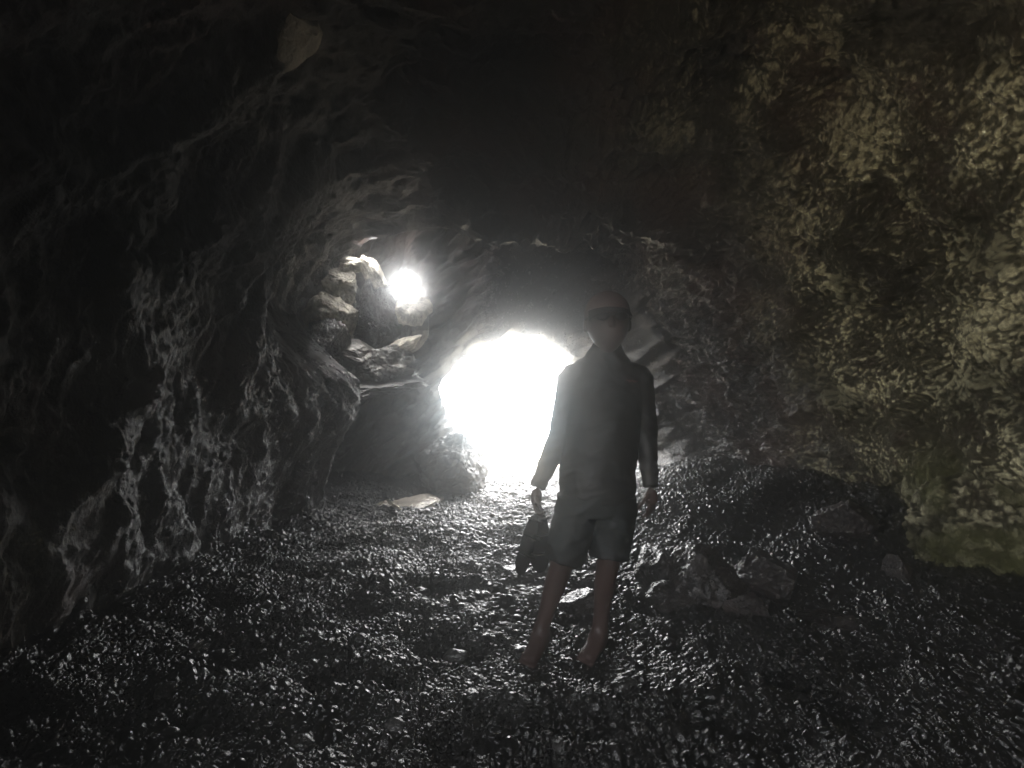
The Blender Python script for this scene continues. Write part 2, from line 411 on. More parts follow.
# ------------------------------------------------------------------ rocks
def rock_mesh(name, size, seed, cuts=16, sub=5, rough=0.10, cutmin=0.5, fine=0.035):
    bm = bmesh.new(); bmesh.ops.create_icosphere(bm, subdivisions=sub + (1 if name != 'cobble' else 0), radius=1.0)
    me = bpy.data.meshes.new(name); bm.to_mesh(me); bm.free()
    n = len(me.vertices); co = np.empty(n * 3, dtype=np.float32); me.vertices.foreach_get('co', co); co = co.reshape(-1, 3)
    r = np.random.default_rng(seed)
    for k in range(cuts):
        nrm = r.normal(size=3); nrm /= np.linalg.norm(nrm); d = r.uniform(cutmin, 0.9)
        ex = co @ nrm - d
        co -= np.where(ex > 0, ex, 0)[:, None] * nrm * 0.97
    off = r.uniform(-50, 50, 3)
    nr = co / (np.linalg.norm(co, axis=1, keepdims=True) + 1e-6)
    co = co + nr * (rough * fbm(co + off, 2.2, 3, seed) + fine * ridged(co + off, 6, 3, seed + 3) + 0.4 * fine * ridged(co + off, 17, 2, seed + 5))[:, None]
    co = co * np.asarray(size) * 0.5 * 1.15
    me.vertices.foreach_set('co', co.astype(np.float32).ravel())
    me.polygons.foreach_set('use_smooth', np.ones(len(me.polygons), dtype=bool))
    me.update()
    return me

def rock(name, loc, size, seed, mat, label, cat='rock', rot=(0, 0, 0), group=None, **kw):
    o = link(name, rock_mesh(name, size, seed, **kw), mat)
    o.location = loc; o.rotation_euler = [math.radians(a) for a in rot]
    return tag(o, label, cat, group)

def ledge_rock(px, py, Y, wpx, hpx, dep, seed, mat, label, rot=(0, 0, 0), **kw):
    k = Y / F
    return rock('rock', at(px, py, Y), (wpx * k * 1.2, dep, hpx * k * 1.25), seed, mat, label, 'rock', rot, 'broken rocks around the small hole', **kw)

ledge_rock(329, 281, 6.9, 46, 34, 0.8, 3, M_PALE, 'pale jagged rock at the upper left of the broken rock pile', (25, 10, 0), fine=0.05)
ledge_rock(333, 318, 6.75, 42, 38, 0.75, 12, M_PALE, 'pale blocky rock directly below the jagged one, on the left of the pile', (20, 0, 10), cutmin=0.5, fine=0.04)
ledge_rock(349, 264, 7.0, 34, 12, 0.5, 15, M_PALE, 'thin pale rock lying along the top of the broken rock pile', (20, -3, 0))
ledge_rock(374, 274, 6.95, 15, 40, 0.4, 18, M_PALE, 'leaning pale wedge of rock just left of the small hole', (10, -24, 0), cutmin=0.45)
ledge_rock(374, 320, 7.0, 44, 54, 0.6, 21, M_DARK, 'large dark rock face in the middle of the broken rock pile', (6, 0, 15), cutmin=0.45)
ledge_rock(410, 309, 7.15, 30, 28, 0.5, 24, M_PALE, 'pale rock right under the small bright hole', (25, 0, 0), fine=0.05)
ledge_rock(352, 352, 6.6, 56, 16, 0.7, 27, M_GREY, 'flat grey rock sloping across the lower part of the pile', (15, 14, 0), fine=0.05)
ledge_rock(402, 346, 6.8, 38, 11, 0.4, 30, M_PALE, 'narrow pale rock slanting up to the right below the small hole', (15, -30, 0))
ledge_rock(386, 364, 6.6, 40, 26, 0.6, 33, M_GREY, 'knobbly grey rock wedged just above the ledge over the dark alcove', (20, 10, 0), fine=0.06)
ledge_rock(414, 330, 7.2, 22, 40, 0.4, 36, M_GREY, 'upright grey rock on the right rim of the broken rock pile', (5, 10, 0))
rock('rock_ledge', at(372, 386, 6.55), (1.35, 1.3, 0.24), 40, M_BROWN, 'long rough rock ledge roofing the dark alcove', 'rock ledge', (12, -4, -8), fine=0.05, rough=0.12)
rock('rock', at(324, 350, 6.3), (0.5, 0.9, 0.62), 43, M_DARK, 'dark rock at the top of the left buttress below the pile', 'rock', (0, 0, 20), 'broken rocks around the small hole', fine=0.05)

rock('boulder', at(455, 474, 7.05), (0.85, 0.9, 0.82), 46, M_BROWN, 'brown boulder at the lower left edge of the bright cave mouth', 'boulder', (0, 18, 10), fine=0.05)
rock('flat_stone', (*at(412, 505, 6.2).xy, ground_h(-1.1, 6.2) + 0.02), (0.72, 1.1, 0.10), 49, M_SLAB, 'pale flat sandy slab by the dark alcove', 'flat stone', (2, 0, -14), cutmin=0.4)
rock('slab_edge', (*at(393, 509, 5.85).xy, ground_h(-1.24, 5.85) + 0.05), (0.045, 0.40, 0.035), 50, M_PALE, 'thin pale strip of stone along the slab edge by the alcove', 'stone', (4, 0, 32), cuts=12).name = 'stone_strip'  # separate strip of stone added as the slab's thin bright edge

def on_ground(px, py, up=0.0):
    Y = CAMZ * F / (py - 384)
    for _ in range(12):
        X = (px - 512) * Y / F
        Y = (CAMZ - float(ground_h(np.array([X]), np.array([Y]))[0])) * F / (py - 384)
    X = (px - 512) * Y / F
    return Vector((X, Y, float(ground_h(np.array([X]), np.array([Y]))[0]) + up))

rock('rock', on_ground(522, 574, 0.02), (0.42, 0.34, 0.16), 52, M_DARK, 'low ragged wet rock behind the bare shins, left of the legs', 'rock', (0, -6, 12), fine=0.05, rough=0.1)
rock('rock', on_ground(584, 606, 0.03), (0.26, 0.24, 0.12), 55, M_DARK, 'shiny slanted stone seen between the two shins', 'rock', (0, -22, 14), cutmin=0.42)
rock('rock', on_ground(655, 583, 0.10), (0.28, 0.32, 0.36), 58, M_DARK, 'dark rock standing just right of the hanging hand', 'rock', (0, 8, 0), 'dark rocks heaped right of the person')
rock('rock', on_ground(708, 594, 0.05), (0.52, 0.44, 0.40), 61, M_DARK, 'largest dark rock in the heap right of the person', 'rock', (8, 4, 30), 'dark rocks heaped right of the person')
rock('rock', on_ground(765, 596, 0.02), (0.44, 0.46, 0.34), 64, M_BROWN, 'brownish rock on the right end of the heap', 'rock', (0, 14, 10), 'dark rocks heaped right of the person')
rock('rock', on_ground(672, 606, 0.05), (0.34, 0.24, 0.17), 67, M_DARK, 'low dark rock in front of the heap, with a bright edge', 'rock', (0, -10, 0), 'dark rocks heaped right of the person')
rock('rock', on_ground(750, 614, 0.02), (0.28, 0.26, 0.18), 70, M_BROWN, 'small brown rock at the front foot of the heap', 'rock', (10, 0, 40), 'dark rocks heaped right of the person')
rock('rock', on_ground(828, 634, 0.05), (0.50, 0.36, 0.17), 73, M_DARK, 'low broad rock lying apart in front of the right wall', 'rock', (0, -8, 8))
rock('rock', on_ground(850, 566, 0.10), (0.48, 0.40, 0.36), 76, M_BROWN, 'reddish brown rock at the corner where bank meets right wall', 'rock', (0, 12, 24), fine=0.05)
rock('rock', on_ground(898, 580, 0.05), (0.18, 0.2, 0.24), 79, M_BROWN, 'small upright brown rock at the foot of the right wall', 'rock', (0, -10, 0))
rock('boulder', on_ground(975, 588, 0.20) + Vector((.28, .3, -.02)), (0.66, 0.7, 0.66), 82, M_ROCK, 'green algae covered boulder at the foot of the right wall', 'boulder', (0, 5, 12), fine=0.06, rough=0.12, cuts=12, cutmin=0.6)
rock('boulder', on_ground(915, 556, 0.22) + Vector((.24, .25, 0)), (0.34, 0.5, 0.52), 85, M_ROCK, 'narrower yellowish green boulder left of the larger mossy one', 'boulder', (0, 8, 0), fine=0.06, rough=0.12, cuts=12, cutmin=0.6)
for o in [q for q in COL.objects if q.name.startswith('boulder') and q['label'].startswith(('green', 'narrower'))]:
    n_ = len(o.data.vertices); c_ = np.empty(n_ * 3, dtype=np.float32); o.data.vertices.foreach_get('co', c_); c_ = c_.reshape(-1, 3)
    l1 = sstep(.12, .5, np.clip(.75 - cells(c_, 14, 3), 0, 1)); l2 = sstep(.12, .5, np.clip(.75 - cells(c_, 29, 5), 0, 1))
    k_ = (c_ / (np.linalg.norm(c_, axis=1, keepdims=True) + 1e-6)) * (0.022 * l1 + 0.012 * l2 + 0.02 * fbm(c_, 6, 3, 7))[:, None]
    o.data.vertices.foreach_set('co', (c_ + k_).astype(np.float32).ravel())
    for nm_, v_ in (('crust', 0.75), ('moss', 0.0), ('wet', 0.0), ('dim', 0.25), ('high', 0.0)):
        add_attr(o.data, nm_, 0.65 * l1 + 0.45 * l2 if nm_ == 'high' else (0.75 * sstep(-.25, .25, noise3(c_, 3.5, 9)) if nm_ == 'moss' else np.full(n_, v_)))
rock('rock', at(303, 42, 3.22), (0.12, 0.34, 0.40), 88, M_DULL, 'smooth pale rock jutting from the roof at the upper left', 'rock', (6, 44, 0), cuts=18, cutmin=0.35, fine=0.02, rough=0.08)

# ------------------------------------------------------------------ pebbles and cobbles
def pebble_points():
    P_, S_ = [], []
    def add(n, ylo, yhi, smin, smax, pw):
        y = ylo + (yhi - ylo) * rng.random(n) ** pw
        half = np.minimum(0.95 * y + 0.25, 3.4)
        x = (rng.random(n) * 2 - 1) * half
        s_ = smin + (smax - smin) * rng.random(n) ** 2.2
        P_.append(np.stack([x, y], -1)); S_.append(s_)
    add(120000, 1.5, 4.2, 0.0065, 0.014, 0.8)
    add(9000, 1.5, 4.5, 0.014, 0.023, 0.8)
    add(90000, 3.6, 8.2, 0.009, 0.018, 0.9)
    add(1100, 1.5, 7.5, 0.024, 0.040, 0.9)
    add(3800, 1.5, 5.5, 0.018, 0.030, 0.8)
    p_ = np.concatenate(P_); s_ = np.concatenate(S_)
    k = noise3(np.stack([p_[:, 0], p_[:, 1], 0 * s_], -1), 1.6, 101)
    s_ = s_ * (1 + 0.35 * k)
    return p_, s_
pp, ps = pebble_points()
n = len(pp)
asp = np.stack([ps * rng.uniform(1.0, 1.5, n), ps * rng.uniform(0.8, 1.05, n), ps * rng.uniform(0.62, 0.95, n)], -1)
pzv = ground_h(pp[:, 0], pp[:, 1]) + asp[:, 2] * rng.uniform(0.1, 0.9, n)
rotv = np.stack([rng.normal(0, 0.7, n), rng.normal(0, 0.7, n), rng.uniform(0, 6.283, n)], -1)
me = bpy.data.meshes.new('pebbles')
me.vertices.add(n); me.vertices.foreach_set('co', np.stack([pp[:, 0], pp[:, 1], pzv], -1).astype(np.float32).ravel())
a_ = me.attributes.new('pebble_size', 'FLOAT_VECTOR', 'POINT'); a_.data.foreach_set('vector', asp.astype(np.float32).ravel())
a_ = me.attributes.new('pebble_turn', 'FLOAT_VECTOR', 'POINT'); a_.data.foreach_set('vector', rotv.astype(np.float32).ravel())
peb = link('pebbles', me, M_PEB)
tag(peb, 'wet black pebbles covering the cave floor', 'pebbles', kind='stuff')
gn = bpy.data.node_groups.new('pebble scatter', 'GeometryNodeTree')
gn.interface.new_socket('Geometry', in_out='INPUT', socket_type='NodeSocketGeometry')
gn.interface.new_socket('Geometry', in_out='OUTPUT', socket_type='NodeSocketGeometry')
N = gn.nodes; L = gn.links
gi = N.new('NodeGroupInput'); go = N.new('NodeGroupOutput')
iop = N.new('GeometryNodeInstanceOnPoints'); iop.inputs['Pick Instance'].default_value = True
ico = N.new('GeometryNodeMeshIcoSphere'); ico.inputs['Radius'].default_value = 1.0; ico.inputs['Subdivisions'].default_value = 3
g2i = N.new('GeometryNodeGeometryToInstance')
for k in range(5):
    spn = N.new('GeometryNodeSetPosition'); nz = N.new('ShaderNodeTexNoise'); nz.noise_dimensions = '4D'
    nz.inputs['W'].default_value = 3.7 * k; nz.inputs['Scale'].default_value = 0.9; nz.inputs['Detail'].default_value = 1.5
    vm = N.new('ShaderNodeVectorMath'); vm.operation = 'SUBTRACT'; vm.inputs[1].default_value = (0.5, 0.5, 0.5)
    vs = N.new('ShaderNodeVectorMath'); vs.operation = 'SCALE'; vs.inputs['Scale'].default_value = 0.7
    L.new(nz.outputs['Color'], vm.inputs[0]); L.new(vm.outputs[0], vs.inputs[0])
    ss_ = N.new('GeometryNodeSetShadeSmooth'); sm = N.new('GeometryNodeSetMaterial'); sm.inputs['Material'].default_value = M_PEB
    L.new(ico.outputs['Mesh'], spn.inputs['Geometry']); L.new(vs.outputs[0], spn.inputs['Offset'])
    L.new(spn.outputs[0], ss_.inputs[0]); L.new(ss_.outputs[0], sm.inputs[0]); L.new(sm.outputs[0], g2i.inputs[0])
na1 = N.new('GeometryNodeInputNamedAttribute'); na1.data_type = 'FLOAT_VECTOR'; na1.inputs['Name'].default_value = 'pebble_size'
na2 = N.new('GeometryNodeInputNamedAttribute'); na2.data_type = 'FLOAT_VECTOR'; na2.inputs['Name'].default_value = 'pebble_turn'
e2r = N.new('FunctionNodeEulerToRotation')
L.new(gi.outputs[0], iop.inputs['Points']); L.new(g2i.outputs[0], iop.inputs['Instance'])
L.new(na2.outputs[0], e2r.inputs[0]); L.new(e2r.outputs[0], iop.inputs['Rotation']); L.new(na1.outputs[0], iop.inputs['Scale'])
L.new(iop.outputs[0], go.inputs[0])
md = peb.modifiers.new('scatter', 'NODES'); md.node_group = gn

cob_meshes = [rock_mesh('cobble', (2, 2, 2), 200 + k, cuts=2, sub=4, rough=0.12, cutmin=0.85, fine=0.0) for k in range(4)]
for m_ in cob_meshes: m_.materials.append(M_COB)
def cobble(px, py, w, label, grp='dark cobbles among the pebbles', rz=None):
    g_ = on_ground(px, py)
    o = bpy.data.objects.new('cobble', random.choice(cob_meshes)); COL.objects.link(o)
    sz = w * g_.y / F * 0.5
    o.scale = (sz, sz * random.uniform(0.7, 0.95), sz * random.uniform(0.5, 0.7))
    o.rotation_euler = (random.uniform(-.2, .2), random.uniform(-.2, .2), random.uniform(0, 6) if rz is None else rz)
    o.location = g_ + Vector((0, 0, sz * 0.25))
    return tag(o, label, 'cobble', grp)
pc = cobble(201, 648, 17, 'pale round cobble lying left of centre on the dark pebbles', 'pale cobbles')
M_PALEC = stone_mat('pale cobble', (0.09, 0.085, 0.085), (0.16, 0.15, 0.15), 0.3, 0.5, 3)
pc.data = pc.data.copy(); pc.data.materials.clear(); pc.data.materials.append(M_PALEC)
for (px, py, w) in ((168, 693, 22), (625, 690, 27), (110, 672, 14), (250, 638, 16), (337, 576, 14), (300, 748, 26), (255, 752, 22), (395, 728, 18), (470, 718, 17),
                    (520, 655, 18), (455, 660, 22), (145, 632, 13), (205, 735, 18), (640, 730, 17), (560, 748, 18), (720, 735, 14), (800, 700, 15), (880, 740, 14),
                    (420, 596, 18), (460, 610, 14), (505, 628, 13), (690, 650, 12), (360, 640, 13), (60, 730, 16), (960, 660, 12), (480, 595, 14)):
    cobble(px, py, w, 'dark rounded cobble half sunk in the small wet pebbles')

# ------------------------------------------------------------------ the person
PD = 2.72
def J(px, py, dy=0.0):
    q = at(px, py, PD); return Vector((q.x, q.y + dy, q.z))
root = bpy.data.objects.new('person', None); COL.objects.link(root)
ROOT = Vector(((571 - 512) * PD / F, PD, 0.0)); root.location = ROOT + Vector((0, 0, 0.014))
tag(root, 'person in cap, sunglasses, dark long sleeved top and shorts standing barefoot before the bright mouth', 'person')

def skin_mesh(name, chains, sub=2):
    """chains: list of [(co, rx, ry), ...]; points closer than 1 mm are welded"""
    verts, rad, edges = [], [], []
    def vid(co, r):
        for i, q in enumerate(verts):
            if (q - co).length < 1e-3: return i
        verts.append(co); rad.append(r); return len(verts) - 1
    for ch in chains:
        prev = None
        for co, rx, ry in ch:
            i = vid(co, (rx, ry))
            if prev is not None and prev != i: edges.append((prev, i))
            prev = i
    me = bpy.data.meshes.new(name); me.from_pydata([tuple(q) for q in verts], edges, [])
    o = bpy.data.objects.new(name, me); COL.objects.link(o)
    sk = o.modifiers.new('skin', 'SKIN'); sk.use_smooth_shade = True
    for i, r in enumerate(rad): me.skin_vertices[0].data[i].radius = r
    me.skin_vertices[0].data[0].use_root = True
    o.modifiers.new('sub', 'SUBSURF').levels = sub
    dg = bpy.context.evaluated_depsgraph_get()
    out = bpy.data.meshes.new_from_object(o.evaluated_get(dg))
    bpy.data.objects.remove(o); bpy.data.meshes.remove(me)
    return out

def loft(rings, seg=28, sub=3):
    """closed tube through elliptical rings [(centre, rx, ry)], smoothly interpolated; rx runs across, ry front to back"""
    cs = [r[0] for r in rings]; pts = []
    n = len(rings)
    for i in range(n - 1):
        for k in range(sub):
            u = k / sub
            i0, i3 = max(i - 1, 0), min(i + 2, n - 1)
            def cr(a, b, c_, d): return b * (2 * u ** 3 - 3 * u * u + 1) + c_ * (3 * u * u - 2 * u ** 3) + (c_ - a) * .5 * (u ** 3 - 2 * u * u + u) + (d - b) * .5 * (u ** 3 - u * u)
            pts.append((cr(cs[i0], cs[i], cs[i + 1], cs[i3]), cr(rings[i0][1], rings[i][1], rings[i + 1][1], rings[i3][1]), cr(rings[i0][2], rings[i][2], rings[i + 1][2], rings[i3][2])))
    pts.append(rings[-1])
    bm = bmesh.new(); prev = None; m_ = len(pts)
    for i, (c_, a, b) in enumerate(pts):
        tg = (pts[min(i + 1, m_ - 1)][0] - pts[max(i - 1, 0)][0]).normalized()
        yv = (Vector((0, 1, 0)) - tg * tg.y).normalized(); xv = yv.cross(tg)
        ring = [bm.verts.new(c_ + xv * (a * math.cos(t_)) + yv * (b * math.sin(t_))) for t_ in (2 * math.pi * k / seg for k in range(seg))]
        if prev:
            for k in range(seg): bm.faces.new((prev[k], prev[(k + 1) % seg], ring[(k + 1) % seg], ring[k]))
        else: bm.faces.new(ring[::-1])
        prev = ring
    bm.faces.new(prev)
    bmesh.ops.recalc_face_normals(bm, faces=bm.faces[:])
    me = bpy.data.meshes.new('loft'); bm.to_mesh(me); bm.free()
    return me

def ellipsoid(cen, r, seg=32, shape=None, rot=None):
    bm = bmesh.new(); bmesh.ops.create_uvsphere(bm, u_segments=seg, v_segments=seg // 2 + 4, radius=1.0)
    for v in bm.verts:
        q = v.co.copy()
        if shape: q = shape(q)
        q = Vector((q.x * r[0], q.y * r[1], q.z * r[2]))
        if rot: q = rot @ q
        v.co = q + cen
    me = bpy.data.meshes.new('tmp'); bm.to_mesh(me); bm.free()
    return me

def merge(name, meshes, voxel=None, smooth=4, mat=None, parent=None):
    bm = bmesh.new()
    for m in meshes: bm.from_mesh(m)
    me = bpy.data.meshes.new(name); bm.to_mesh(me); bm.free()
    for m in meshes:
        bpy.data.meshes.remove(m)
    if voxel:
        o = bpy.data.objects.new(name, me); COL.objects.link(o)
        r = o.modifiers.new('r', 'REMESH'); r.mode = 'VOXEL'; r.voxel_size = voxel; r.use_smooth_shade = True
        if smooth:
            s_ = o.modifiers.new('s', 'SMOOTH'); s_.iterations = smooth; s_.factor = 0.5
        dg = bpy.context.evaluated_depsgraph_get()
        m2 = bpy.data.meshes.new_from_object(o.evaluated_get(dg)); m2.name = name
        bpy.data.objects.remove(o); me = m2
    me.transform(Matrix.Translation(-ROOT))
    me.polygons.foreach_set('use_smooth', np.ones(len(me.polygons), dtype=bool))
    return link(name, me, mat, parent)

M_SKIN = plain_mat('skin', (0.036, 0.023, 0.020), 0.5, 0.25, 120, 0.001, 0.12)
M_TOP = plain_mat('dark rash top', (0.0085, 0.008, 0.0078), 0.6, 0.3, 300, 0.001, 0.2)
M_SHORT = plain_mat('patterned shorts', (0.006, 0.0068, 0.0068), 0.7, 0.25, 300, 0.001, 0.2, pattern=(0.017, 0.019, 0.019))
M_BRIM = plain_mat('dark cap brim', (0.012, 0.010, 0.010), 0.8, 0.2, 400, 0.001, 0.15)
M_CAP = plain_mat('cap cloth', (0.05, 0.032, 0.028), 0.8, 0.2, 400, 0.001, 0.15)
M_LENS = plain_mat('sunglass lens', (0.006, 0.006, 0.007), 0.3, 0.3, 50, 0.0, 0.0)
M_HAIR = plain_mat('dark hair', (0.02, 0.015, 0.012), 0.6, 0.3, 200, 0.002, 0.3)
M_RUB = plain_mat('dark rubber', (0.012, 0.012, 0.013), 0.55, 0.35, 120, 0.001, 0.2)
M_MARK = plain_mat('faded chest mark', (0.10, 0.05, 0.045), 0.7, 0.2, 300, 0.0005, 0.1)

hd = J(607, 326, -0.015)                 # middle of the head
neck0 = J(607, 360, 0.03); neck1 = J(607, 350, 0.015)
pel = J(597, 492, 0.03); waist = J(600, 450, 0.035); chest = J(605, 402, 0.04); upch = J(606, 378, 0.04)
shL = J(574, 380, 0.04); shR = J(640, 380, 0.04)
elL = J(562, 437, 0.06); wrL = J(537, 491, 0.0); elR = J(649, 438, 0.06); wrR = J(650, 490, -0.02)
hipL = J(578, 512, 0.02); knL = J(562, 566, -0.02); anL = J(542, 634, 0.03)
hipR = J(615, 512, 0.02); knR = J(608, 562, -0.02); anR = J(601, 636, 0.04)

def foot(an, toe_dir):
    d = Vector(toe_dir).normalized()
    heel = Vector((an.x, an.y, 0)) - d * 0.055; sole = Vector((an.x, an.y, 0))
    return [(an, .038, .042), (sole + Vector((0, 0, .062)) + d * .01, .042, .045), (sole + d * .075 + Vector((0, 0, .045)), .047, .036),
            (sole + d * .135 + Vector((0, 0, .03)), .052, .026), (sole + d * .165 + Vector((0, 0, .022)), .048, .019)], heel + Vector((0, 0, .04)), d

body_parts = []
fL, heL, dL = foot(anL, (-0.45, -0.9, 0)); fR, heR, dR = foot(anR, (-0.55, -0.85, 0))
legs = []
def lerp(a, b, k): return a + (b - a) * k
for hip, kn, an, ft, he in ((hipL, knL, anL, fL, heL), (hipR, knR, anR, fR, heR)):
    legs.append([(pel, .13, .10), (hip, .085, .09), (lerp(hip, kn, .5), .074, .076), (kn, .056, .058), (lerp(kn, an, .28) + Vector((0, .022, 0)), .056, .060),
                 (lerp(kn, an, .65) + Vector((0, .012, 0)), .043, .045), (an, .036, .040)] + ft[1:])
    legs.append([(ft[1][0], .042, .045), (he, .034, .034)])
tor = [(pel, .13, .10), (waist, .12, .09), (chest, .13, .095), (upch, .09, .08), (neck0, .068, .068), (neck1, .058, .060), (J(607, 330, 0.01), .06, .07)]
arms = [[(upch, .09, .08), (shL, .055, .055), (lerp(shL, elL, .5), .046, .047), (elL, .042, .042), (lerp(elL, wrL, .35), .041, .041), (wrL, .027, .025)],
        [(upch, .09, .08), (shR, .055, .055), (lerp(shR, elR, .5), .046, .047), (elR, .042, .042), (lerp(elR, wrR, .35), .041, .041), (wrR, .027, .025)]]
body_parts.append(skin_mesh('b', [tor] + arms + legs))
# toes
for an, d in ((anL, dL), (anR, dR)):
    sx = Vector((d.y, -d.x, 0))
    base = Vector((an.x, an.y, 0)) + d * .150
    for k in range(5):
        o_ = base + sx * (k - 2) * .019 + Vector((0, 0, .018)); ln = (.045, .042, .037, .031, .024)[k if an is anL else k]
        body_parts.append(skin_mesh('t', [[(o_, .0115, .0115), (o_ + d * ln * .6 + Vector((0, 0, .002)), .0112, .0105), (o_ + d * ln + Vector((0, 0, -.004)), .008, .008)]], 1))
# hands: palm and five curled fingers
def hand(wr, down, side, front, curl, out):
    """down = wrist to knuckles, side = towards the little finger, front = the way the palm closes"""
    dn, sd_, fr = Vector(down).normalized(), Vector(side).normalized(), Vector(front).normalized()
    palm = skin_mesh('p', [[(wr, .026, .022), (wr + dn * .035, .034, .020), (wr + dn * .085, .040, .017)]], 2)
    out.append(palm)
    kn = wr + dn * .085
    for k, ln in enumerate((.072, .080, .074, .058)):
        b = kn + sd_ * (k - 1.5) * .020
        p = [(b - dn * .02, .0100, .0100), (b, .0098, .0098)]; a = curl * .5; q = b
        for seg, r in ((.45, .0092), (.32, .0085), (.23, .0072)):
            q = q + (dn * math.cos(a) + fr * math.sin(a)) * ln * seg; p.append((q, r, r)); a += curl
        out.append(skin_mesh('f', [p], 1))
    b = wr + dn * .03 - sd_ * .028
    d1 = (dn * .65 - sd_ * .65 + fr * .45).normalized(); d2 = (dn * .8 - sd_ * .1 + fr * .55).normalized()
    out.append(skin_mesh('f', [[(b, .013, .013), (b + d1 * .038, .0115, .0115), (b + d1 * .038 + d2 * .03, .0098, .0098), (b + d1 * .038 + d2 * .052, .008, .008)]], 1))
hand(wrL, (-.08, -.1, -1), (0.25, 1, 0), (1, -.25, 0), 0.95, body_parts)      # image left: closed round the straps
hand(wrR, (0, -.12, -1), (.75, 1, 0), (-1, .6, 0), 0.55, body_parts)
# head with a face
def head_shape(q):
    x, y, z = q
    if z < 0:
        k = -z
        x *= 1 - .30 * k ** 1.5; y = y * (1 - .18 * k) - .10 * k if y < 0 else y * (1 - .45 * k)
    fx = math.exp(-(x / .55) ** 2)
    if y < 0:
        y *= 1 - .06 * math.exp(-((z - .10) / .14) ** 2) * math.exp(-((abs(x) - .38) / .22) ** 2)      # eye sockets
        y -= .05 * math.exp(-((z + .62) / .14) ** 2) * fx                                               # lips
        y -= .07 * math.exp(-((z + .92) / .16) ** 2) * fx                                               # chin
    return Vector((x, y, z))
HR = (.103, .120, .150)
body_parts.append(ellipsoid(hd, HR, 48, head_shape))
def hp(x, y, z): return hd + Vector((x * HR[0], y * HR[1], z * HR[2]))
body_parts.append(skin_mesh('n', [[(hp(0, -.93, .12), .010, .010), (hp(0, -1.05, -.12), .013, .012), (hp(0, -1.10, -.25), .017, .014)]], 2))
for sgn in (-1, 1):
    body_parts.append(ellipsoid(hp(sgn * 1.02, .12, -.08), (.011, .022, .034), 16, None, Matrix.Rotation(sgn * .35, 3, 'Z')))
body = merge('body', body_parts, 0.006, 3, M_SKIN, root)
# hair below the cap at the back and sides
hair = merge('hair', [ellipsoid(hd + Vector((0, .022, .012)), (.106, .108, .118), 32, lambda q: Vector((q.x, max(q.y, -.15), max(q.z, -.55))))], 0.008, 2, M_HAIR, root)
# eyes behind the lenses are hidden: sunglasses with two lenses, bridge and temples
gl = []
for sgn in (-1, 1):
    gl.append(ellipsoid(hp(sgn * .44, -1.03, .12), (.031, .008, .021), 20, None, Matrix.Rotation(sgn * .22, 3, 'Z')))
glo = merge('sunglasses', [skin_mesh('g', [[(hp(-.14, -1.10, .16), .003, .003), (hp(.14, -1.10, .16), .003, .003)]], 1)], None, 0, M_RUB, root)
for sgn in (-1, 1):
    merge('temple', [skin_mesh('g', [[(hp(sgn * .80, -.90, .16), .003, .004), (hp(sgn * 1.04, -.3, .14), .003, .004), (hp(sgn * 1.07, .14, .10), .003, .004)]], 1)], None, 0, M_RUB, glo)
for k in (0, 1):
    gm = merge('lens', [gl[k]], None, 0, M_LENS, glo)
# cap: crown with a curved brim
def cap_shape(q): return Vector((q.x, q.y, max(q.z, .08 if q.y < -.3 else -.30)))
crown = ellipsoid(hd + Vector((0, .008, .042)), (.110, .126, .112), 40, cap_shape)
cap = merge('cap', [crown], 0.006, 2, M_CAP, root)
bmx = bmesh.new(); rows = []
for i in range(15):
    u = -1 + 2 * i / 14; a = u * 1.15
    row = []
    for j in range(7):
        w = j / 6
        r1 = Vector((math.sin(a) * .109, -math.cos(a) * .120, 0)); r2 = Vector((math.sin(a) * .118, -.120 - .090 * math.cos(a * 1.2), 0))
        q = r1.lerp(r2, w); q.z = -.040 * u * u * (0.3 + .7 * w) - .034 * w + .004
        row.append(bmx.verts.new(hd + Vector((0, .008, .060)) + q))
    rows.append(row)
for i in range(14):
    for j in range(6): bmx.faces.new((rows[i][j], rows[i + 1][j], rows[i + 1][j + 1], rows[i][j + 1]))
geo = bmesh.ops.solidify(bmx, geom=bmx.faces[:], thickness=0.005)
mb = bpy.data.meshes.new('brim'); bmx.to_mesh(mb); bmx.free()
merge('brim', [mb], None, 0, M_BRIM, cap)
# long sleeved top
parts_ = [loft([(J(597, 506, .02), .172, .122), (J(598, 496, .022), .182, .130), (J(599, 470, .03), .184, .132), (J(602, 438, .04), .184, .135), (J(605, 405, .042), .190, .140),
                (J(606, 385, .042), .186, .132), (J(606, 374, .04), .168, .114), (J(607, 365, .036), .130, .096), (J(607, 357, .03), .090, .084), (J(607, 350, .024), .072, .077), (J(607, 346, .02), .068, .074)])]
for sh_, el, wr in ((shL, elL, wrL), (shR, elR, wrR)):
    inner = sh_ + Vector(((.09 if sh_ is shL else -.09), 0, .016))
    parts_.append(loft([(inner, .06, .085), (sh_, .062, .074), (lerp(sh_, el, .2), .067, .072), (lerp(sh_, el, .55), .063, .066), (el, .054, .060), (lerp(el, wr, .35), .049, .054),
                        (lerp(el, wr, .75), .040, .043), (lerp(el, wr, .93), .037, .038), (lerp(el, wr, .98), .035, .036)], 24))
top = merge('long_sleeved_top', parts_, 0.006, 8, M_TOP, root)
